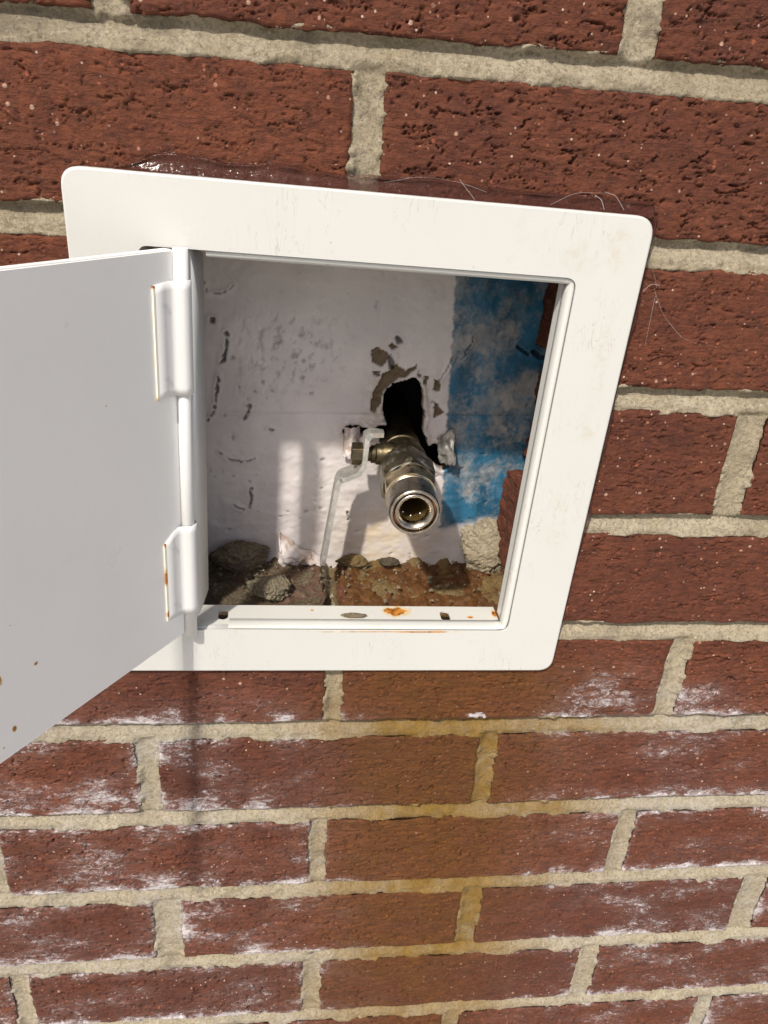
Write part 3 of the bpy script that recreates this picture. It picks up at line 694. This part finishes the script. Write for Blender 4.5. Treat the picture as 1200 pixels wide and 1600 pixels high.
def knuckle(h0, h1, skew):
    prof = [(14.5, 0.95), (9.0, 0.95), (5.6, 1.1), (4.2, 1.8), (3.4, 3.0)]
    for t in np.linspace(55, -75, 10):
        prof.append((-0.2 + 3.75 * math.cos(math.radians(t)), 1.4 + 3.75 * math.sin(math.radians(t)) ))
    prof = prof[:5] + [(-0.4 + 3.85 * math.cos(math.radians(t)), 2.0 + 3.85 * math.sin(math.radians(t))) for t in np.linspace(50, 175, 11)]
    V, F = [], []; m = len(prof); st_ = 14
    for k in range(st_ + 1):
        f_ = k / st_
        for (p, q) in prof:
            hh = h0 + (h1 - h0) * f_
            if p > 6:                                   # chamfered plate corners
                cut = (p - 6) / 8.5 * skew
                hh = (h0 + cut * 0.25) + ((h1 - cut) - (h0 + cut * 0.25)) * f_
            V.append(tuple(hp(p, q, hh)))
    for k in range(st_):
        F += [(k * m + j, k * m + j + 1, (k + 1) * m + j + 1, (k + 1) * m + j) for j in range(m - 1)]
    o = link('hinge_knuckle', py_mesh('hinge_knuckle', V, F, True), M_HINGE, panel); solid(o, 0.9, 0)
    e = [tuple(hp(14.5 + dx, 0.95 + dy, hh)) for hh in (h0 + skew * 0.25, h1 - skew) for dx, dy in ((-0.2, 0.55), (0.75, 0.45), (0.75, -0.5), (-0.2, -0.5))]
    link('worn_edge', py_mesh('worn_edge', e, [(0, 1, 5, 4), (1, 2, 6, 5), (2, 3, 7, 6), (3, 0, 4, 7), (0, 1, 2, 3), (4, 5, 6, 7)]), M_HRUST, o)
    for hh in (h0 + 9, h1 - 9):                         # weld dimples
        b = hp(9.5, 1.45, hh); V, F = [], []
        V.append(tuple(b + ND * 0.25))
        for j in range(12):
            t = 2 * math.pi * j / 12; V.append(tuple(b + UD * 1.3 * math.cos(t) + np.array([0, 0, 1.3 * math.sin(t)]) ))
        F = [(0, 1 + j, 1 + (j + 1) % 12) for j in range(12)]
        link('weld_dimple', py_mesh('weld_dimple', V, F, True), M_HINGE, o)
knuckle(128.0, 177.0, 1.0)
knuckle(13.5, 63.0, 5.0)
# leaf fixed to the frame
V = []; lt = [(46.2, -3.6), (48.4, -2.6), (49.6, 2), (51.6, 13)]
lb = [(42.2, -3.6), (44.2, -2.6), (45.6, 2), (47.8, 13)]
hl = [(-75.8, -258.5), (-75.8, -257.5), (-76.4, -256.0), (-79.5, -251.5)]
for (p, q, hz) in zip(lt, lb, hl):
    k = (hz[0] + 75.6) / -189.0; k2 = (hz[1] + 75.6) / -189.0
    V.append((p[0] + (q[0] - p[0]) * k, p[1], hz[0])); V.append((p[0] + (q[0] - p[0]) * k2, p[1], hz[1]))
solid(link('hinge_leaf', py_mesh('hinge_leaf', V, [(0, 2, 3, 1), (2, 4, 5, 3), (4, 6, 7, 5)], True), M_HINGE, panel), 1.0, 0)
# clear sealant smeared along the top and right of the plate
a = Mat('clear_sealant')
M_SEAL = a.set(Base_Color=(0.10, 0.035, 0.025), Roughness=0.14, Alpha=a.ramp(a.noise(140, 4), 0.35, 0.65, 0.3, 0.65), Specular_IOR_Level=0.5, Normal=a.bump(a.noise(180, 4), 0.5, 1.5))
def seal_top(u, v):
    x = 20 + 226 * u; ze = -47.9 - 0.0222 * (x - 1) + 0.6
    w = (5.5 + 4.0 * fbm(u * 6 + 3, u * 0 + 2, 3)) * sm(0.0, 0.10, u) * (1.2 - 0.35 * u) + 1.2
    ridge = np.exp(-((v - 0.86) / 0.12) ** 2) * (1.0 + 0.9 * fbm(u * 14, u * 0 + 8, 2))
    return x, -0.9 - 3.0 * (1 - v) ** 2 - 1.0 * ridge + 0.5 * fbm(u * 30, v * 3, 3) + 1.6 * sm(0.93, 1.0, v), ze + w * v
def seal_right(u, v):
    z = -52 - 200 * u; xe = 245.4 - 0.0257 * (-53.3 - z)
    w = (3.0 + 2.6 * fbm(u * 7 + 13, u * 0 + 2, 3)) * sm(1.0, 0.75, u) + 0.4
    return xe + w * v, -0.8 - 2.2 * (1 - v) ** 2 - 0.5 * np.exp(-((v - 0.85) / 0.12) ** 2) + 0.4 * fbm(u * 26, v * 3, 3) + 1.6 * sm(0.93, 1.0, v), z
sheet('sealant_bead', seal_top, 240, 20, M_SEAL, panel, 0.0)
sheet('sealant_bead', seal_right, 200, 14, M_SEAL, panel, 0.0)

# ------------------------------------------------------------------ gas valve with quick coupler
M_BRASS = make_metal('aged_brass', (0.125, 0.098, 0.052), (0.075, 0.063, 0.042), 0.36, spots=(300, 0.54), spotc=(0.05, 0.044, 0.03))
M_NUT = make_metal('oxidised_brass', (0.20, 0.165, 0.105), (0.12, 0.10, 0.068), 0.3, spots=(150, 0.49), spotc=(0.34, 0.38, 0.38))
M_NICK = make_metal('nickel_plate', (0.47, 0.42, 0.35), (0.30, 0.265, 0.21), 0.17, spots=(240, 0.70), spotc=(0.30, 0.20, 0.10))
M_NUT2 = make_metal('nickel_brass', (0.60, 0.50, 0.34), (0.45, 0.37, 0.24), 0.2, spots=(260, 0.66), spotc=(0.2, 0.15, 0.08))
M_ZINC = make_metal('zinc_plate', (0.62, 0.60, 0.55), (0.44, 0.43, 0.40), 0.38, spots=(180, 0.6), spotc=(0.40, 0.36, 0.28), metal=0.8)
a = Mat('rusty_seal'); M_RRING = a.set(Base_Color=a.mix(a.noise(300, 4), (0.10, 0.03, 0.012), (0.32, 0.10, 0.02)), Roughness=0.6)
a = Mat('rusty_bore'); M_BORE = a.set(Base_Color=a.mix(a.noise(200, 4), (0.045, 0.028, 0.009), (0.11, 0.07, 0.018)), Roughness=0.4, Metallic=0.3)

valve = empty('gas_valve', (0, 0, 0))
tag(valve, 'aged brass shutoff valve with lever and silver quick coupler poking through the torn hole', 'valve')
VE, VB = np.array([154.0, 1.5, -199.0]), np.array([156.1, 88.0, -196.0])
VA = (VB - VE) / np.linalg.norm(VB - VE)
VX = np.cross(VA, [0, 0, 1]); VX /= np.linalg.norm(VX); VZ = np.cross(VX, VA)
def vp(s_, r, t): return VE + VA * s_ + (VX * math.cos(t) + VZ * math.sin(t)) * r
def lathe(name, prof, seg, mat, parent, smooth=True, phase=0.0, cap0=True, cap1=True):
    V, F = [], []; m = len(prof)
    for s_, r in prof: V += [tuple(vp(s_, r, 2 * math.pi * j / seg + phase)) for j in range(seg)]
    for k in range(m - 1):
        F += [(k * seg + j, k * seg + (j + 1) % seg, (k + 1) * seg + (j + 1) % seg, (k + 1) * seg + j) for j in range(seg)]
    if cap0: F.append(tuple(range(seg)))
    if cap1: F.append(tuple(range((m - 1) * seg, m * seg)))
    return link(name, py_mesh(name, V, F, smooth), mat, parent)
def sharp(o, ang=32):
    m = o.modifiers.new('edge', 'EDGE_SPLIT'); m.split_angle = math.radians(ang); return o
sharp(lathe('valve_body', [(52, 10.4), (53, 12.0), (55, 13.0), (59, 13.7), (64, 13.8), (69, 13.0), (72, 12.0), (73.5, 11.7), (74, 12.3), (86, 12.3), (86.6, 11.4), (100, 11.2), (160, 11.0)], 48, M_BRASS, valve), 40)
def hexpart(name, s0, s1, rc, mat, ch=1.6, phase=0.5):
    pr = [(s0, rc * 0.84), (s0 + 0.2, rc * 0.90), (s0 + ch, rc), (s1 - ch, rc), (s1 - 0.2, rc * 0.90), (s1, rc * 0.84)]
    V, F = [], []; seg = 96
    def hexr(t, r):                                     # round end chamfer meeting a hexagon
        a_ = (t - phase) % (math.pi / 3) - math.pi / 6
        return min(r, rc * math.cos(math.pi / 6) / math.cos(a_))
    for s_, r in pr: V += [tuple(vp(s_, hexr(2 * math.pi * j / seg, r), 2 * math.pi * j / seg)) for j in range(seg)]
    for k in range(len(pr) - 1):
        F += [(k * seg + j, k * seg + (j + 1) % seg, (k + 1) * seg + (j + 1) % seg, (k + 1) * seg + j) for j in range(seg)]
    return bevel(sharp(link(name, py_mesh(name, V, F, True), mat, valve), 22), 0.15, 1, 25)
hexpart('valve_hex', 30.0, 53, 16.3, M_NUT, 3.6, math.pi / 6)
hexpart('coupler_hex', 18.5, 30.5, 15.2, M_NUT2, 3.4, 0.1 + math.pi / 6)
sleeve = sharp(lathe('coupler_sleeve', [(21, 11.0), (21, 12.5), (20, 12.9), (17.2, 12.9), (16.9, 12.5), (16.3, 12.5), (16, 13.0), (3.0, 13.1), (1.2, 12.95), (0.3, 12.4), (0, 11.9), (0.2, 11.3), (1.2, 11.0), (3, 10.9), (5, 10.9)], 64, M_NICK, valve, cap0=False, cap1=False), 50)
lathe('rust_ring', [(2.6, 11.0), (2.4, 9.9)], 64, M_RRING, sleeve, cap0=False, cap1=False)
sharp(lathe('coupler_collar', [(3.2, 10.3), (1.2, 10.2), (0.6, 9.8), (0.5, 9.2), (0.9, 8.6), (1.9, 7.7), (3.2, 7.1), (4.6, 6.9)], 64, M_NICK, valve, cap0=False, cap1=False), 50)
lathe('coupler_bore', [(4.4, 6.95), (9, 6.9), (11, 6.4), (44, 6.2), (44.2, 3.2), (50, 3.0), (50.1, 0.01)], 48, M_BORE, valve, cap0=False, cap1=False)
for k in range(6):
    t = math.radians(-90 + 60 * (k - 1) * 0.75 - 5); c_ = vp(9.5, 6.6, t)
    bm = bmesh.new(); bmesh.ops.create_uvsphere(bm, u_segments=14, v_segments=10, radius=1.0 * S)
    bmesh.ops.translate(bm, verts=bm.verts, vec=Vector((c_[0] * S, c_[1] * S, (c_[2] + Z0) * S)))
    me = bpy.data.meshes.new('locking_ball'); bm.to_mesh(me); bm.free()
    for p in me.polygons: p.use_smooth = True
    link('locking_ball', me, M_NICK, valve)
    if k == 2: break
# stem out to the left, with its nut
def xlathe(name, prof, yc, zc, seg, mat, phase=0.0, smooth=True):
    V, F = [], []; m = len(prof)
    for x, r in prof: V += [(x, yc + r * math.cos(2 * math.pi * j / seg + phase), zc + r * math.sin(2 * math.pi * j / seg + phase)) for j in range(seg)]
    for k in range(m - 1):
        F += [(k * seg + j, k * seg + (j + 1) % seg, (k + 1) * seg + (j + 1) % seg, (k + 1) * seg + j) for j in range(seg)]
    F += [tuple(range(seg)), tuple(range((m - 1) * seg, m * seg))]
    return link(name, py_mesh(name, V, F, smooth), mat, valve)
SY, SZ = 62.5, -191.5
sharp(xlathe('stem', [(149, 7.2), (143, 7.0), (142, 6.2), (139, 6.0), (138.5, 5.2), (136.2, 5.2), (136, 4.2), (125.2, 3.6)], SY, SZ, 24, M_BRASS), 40)
bevel(xlathe('stem_nut', [(131.8, 6.6), (125.2, 6.6)], SY, SZ, 6, M_BRASS, 0.26, False), 0.5, 2)
# cranked lever handle: a flat strip bent four times
def lever():
    pts = [(142.5, -178.6), (135.3, -178.2), (133.0, -180.6), (132.0, -196.5), (129.4, -201.0), (118.9, -205.6), (117.7, -208.4), (111.2, -258.5), (110.7, -262.0)]
    fine = []
    for k in range(len(pts) - 1):
        for t in np.linspace(0, 1, 9)[:-1]: fine.append(np.array(pts[k]) * (1 - t) + np.array(pts[k + 1]) * t)
    fine.append(np.array(pts[-1])); fine = np.array(fine)
    V, F = [], []
    for i, p in enumerate(fine):
        f_ = i / (len(fine) - 1); sh = 0.0 if f_ < 0.98 else 2.0
        wy = 3.0 + 4.5 * min(1, f_ / 0.30) if f_ < 0.62 else 6.2
        V += [(p[0], 61.5 - wy + sh, p[1]), (p[0], 61.5 + wy - sh, p[1])]
    for i in range(len(fine) - 1): F.append((2 * i, 2 * i + 1, 2 * i + 3, 2 * i + 2))
    o = link('lever', py_mesh('lever', V, F, False), M_ZINC, valve); solid(o, 2.8, 0); bevel(o, 0.3, 2, 40); return o
lever()

# ------------------------------------------------------------------ rubble on the shelf
def rubble(name, label, c, rad, sd, sub=5, amp=0.32, flat=None, grp=None, mat=None, stain=0.0):
    o = link(name, lump_mesh(name, c, rad, sd, sub, amp, flat, stain), mat or M_RUBBLE); tag(o, label, 'rubble', grp); return o
M_DARKCHIP = make_mortar_mat('damp_mortar', (0.09, 0.07, 0.045), (0.14, 0.11, 0.075), 0.3)
M_BROWN = make_mortar_mat('brown_mortar', (0.24, 0.185, 0.115), (0.36, 0.29, 0.19), 0.6)
G = 'broken mortar lying in the opening'
rubble('mortar_lump', 'brown sandy mortar lump against the white sheathing, left of the torn flap', (60, 81, -270), (21, 9, 11), 11, 6, 0.26, None, G, M_BROWN)
rubble('mortar_lump', 'pale rough mortar lump on the shelf behind the left sill slot', (80, 50, -272.5), (13.5, 12, 6.5), 12, 6, 0.36, None, G)
rubble('mortar_lump', 'heap of pale mortar banked between blue sheathing and right brick edge', (222, 85, -265), (26, 9.5, 22), 13, 6, 0.2, None, G, M_MORTAR)
rubble('mortar_chip', 'small dark chip lying below the coupler against the stained sheathing', (154, 82, -273.5), (8, 4, 2.6), 14, 4, 0.3, None, G, M_DARKCHIP)
rubble('mortar_chip', 'flat crumb of rubbish on the slotted sill below the coupler', (126, 8, -264.8), (7, 2.6, 1.1), 15, 4, 0.35, None, G)
rubble('mortar_chip', 'ragged ochre mortar edge where lever tip meets the shelf', (131, 83, -274), (11, 5, 5), 16, 5, 0.35, None, G, None, 0.6)

def crumbs():
    rs = np.random.RandomState(5); V, F = [], []
    for k in range(420):
        x = rs.uniform(38, 236); y = 87 - abs(rs.normal(0, 26)) if k % 3 else rs.uniform(18, 86)
        if y < 19: continue
        r = min(2.4, 0.35 + rs.exponential(0.45)); b_ = len(V)
        dirs = rs.normal(size=(7, 3)); dirs /= np.linalg.norm(dirs, axis=1)[:, None]
        bm = bmesh.new()
        for dv in dirs: bm.verts.new(tuple(dv * r * rs.uniform(0.7, 1.2, 3) + np.array([x, y, -275.6 + r * 0.3 + (1.5 if x < 112 else 0)])))
        bmesh.ops.convex_hull(bm, input=bm.verts); bm.verts.index_update()
        vs_ = list(bm.verts); ix = {v: i for i, v in enumerate(vs_)}
        V += [tuple(v.co) for v in vs_]; F += [tuple(b_ + ix[v] for v in f.verts) for f in bm.faces]; bm.free()
    return py_mesh('crumbs', V, F)
cb = link('mortar_crumbs', crumbs(), M_RUBBLE); cb['kind'] = 'stuff'; tag(cb, 'loose mortar grit scattered over the wet brick shelf', 'crumbs')

# ------------------------------------------------------------------ cobweb
a = Mat('spider_silk'); M_WEB = a.set(Base_Color=(0.75, 0.72, 0.70), Roughness=0.4, Alpha=0.38)
def on_wall(u, w, y):
    x, z = on_board(u, w, y); return np.array([x, y, z])
def strand_mesh(lines):
    V, F = [], []
    for pts, rad in lines:
        P = [on_wall(*p) for p in pts]; Q = []
        for k in range(len(P) - 1):
            for t in np.linspace(0, 1, 7)[:-1]: Q.append(P[k] * (1 - t) + P[k + 1] * t)
        Q.append(P[-1]); Q = np.array(Q)
        for _ in range(3): Q[1:-1] = 0.25 * Q[:-2] + 0.5 * Q[1:-1] + 0.25 * Q[2:]
        b = len(V)
        for q in Q:
            V += [(q[0] + 0.7 * rad * math.cos(t), q[1], q[2] + 0.7 * rad * math.sin(t)) for t in (0.5, 2.6, 4.7)]
        for k in range(len(Q) - 1):
            for j in range(3): F.append((b + 3 * k + j, b + 3 * k + (j + 1) % 3, b + 3 * k + 3 + (j + 1) % 3, b + 3 * k + 3 + j))
    return py_mesh('cobweb', V, F, True)
web = empty('cobweb', (0, 0, 0))
for ln in [
    ([(975, 328, -7), (962, 305, -4), (945, 300, -2)], 0.13), ([(944, 328, -7), (940, 312, -4), (930, 305, -2)], 0.16), ([(742, 312, -6), (725, 290, -3), (718, 280, -2)], 0.12),
    ([(1005, 455, -5), (1018, 443, -2.5), (1030, 446, -2)], 0.16), ([(1022, 452, -2.5), (1035, 490, -2), (1050, 510, -2), (1065, 527, -1.8)], 0.11), ([(1024, 462, -2.5), (1016, 500, -2), (1008, 540, -2)], 0.12),
    ([(1065, 527, -1.8), (1090, 538, -1.8), (1120, 542, -1.8)], 0.07), ([(1012, 410, -5), (1022, 425, -3), (1026, 450, -2)], 0.08), ([(600, 285, -3), (660, 275, -3), (720, 285, -3), (760, 300, -5)], 0.08), ([(860, 320, -6), (900, 300, -3), (950, 302, -3)], 0.09)]:
    link('strand', strand_mesh([ln]), M_WEB, web)
tag(web, 'thin white cobweb strands between the panel and the brick at its upper right', 'cobweb')
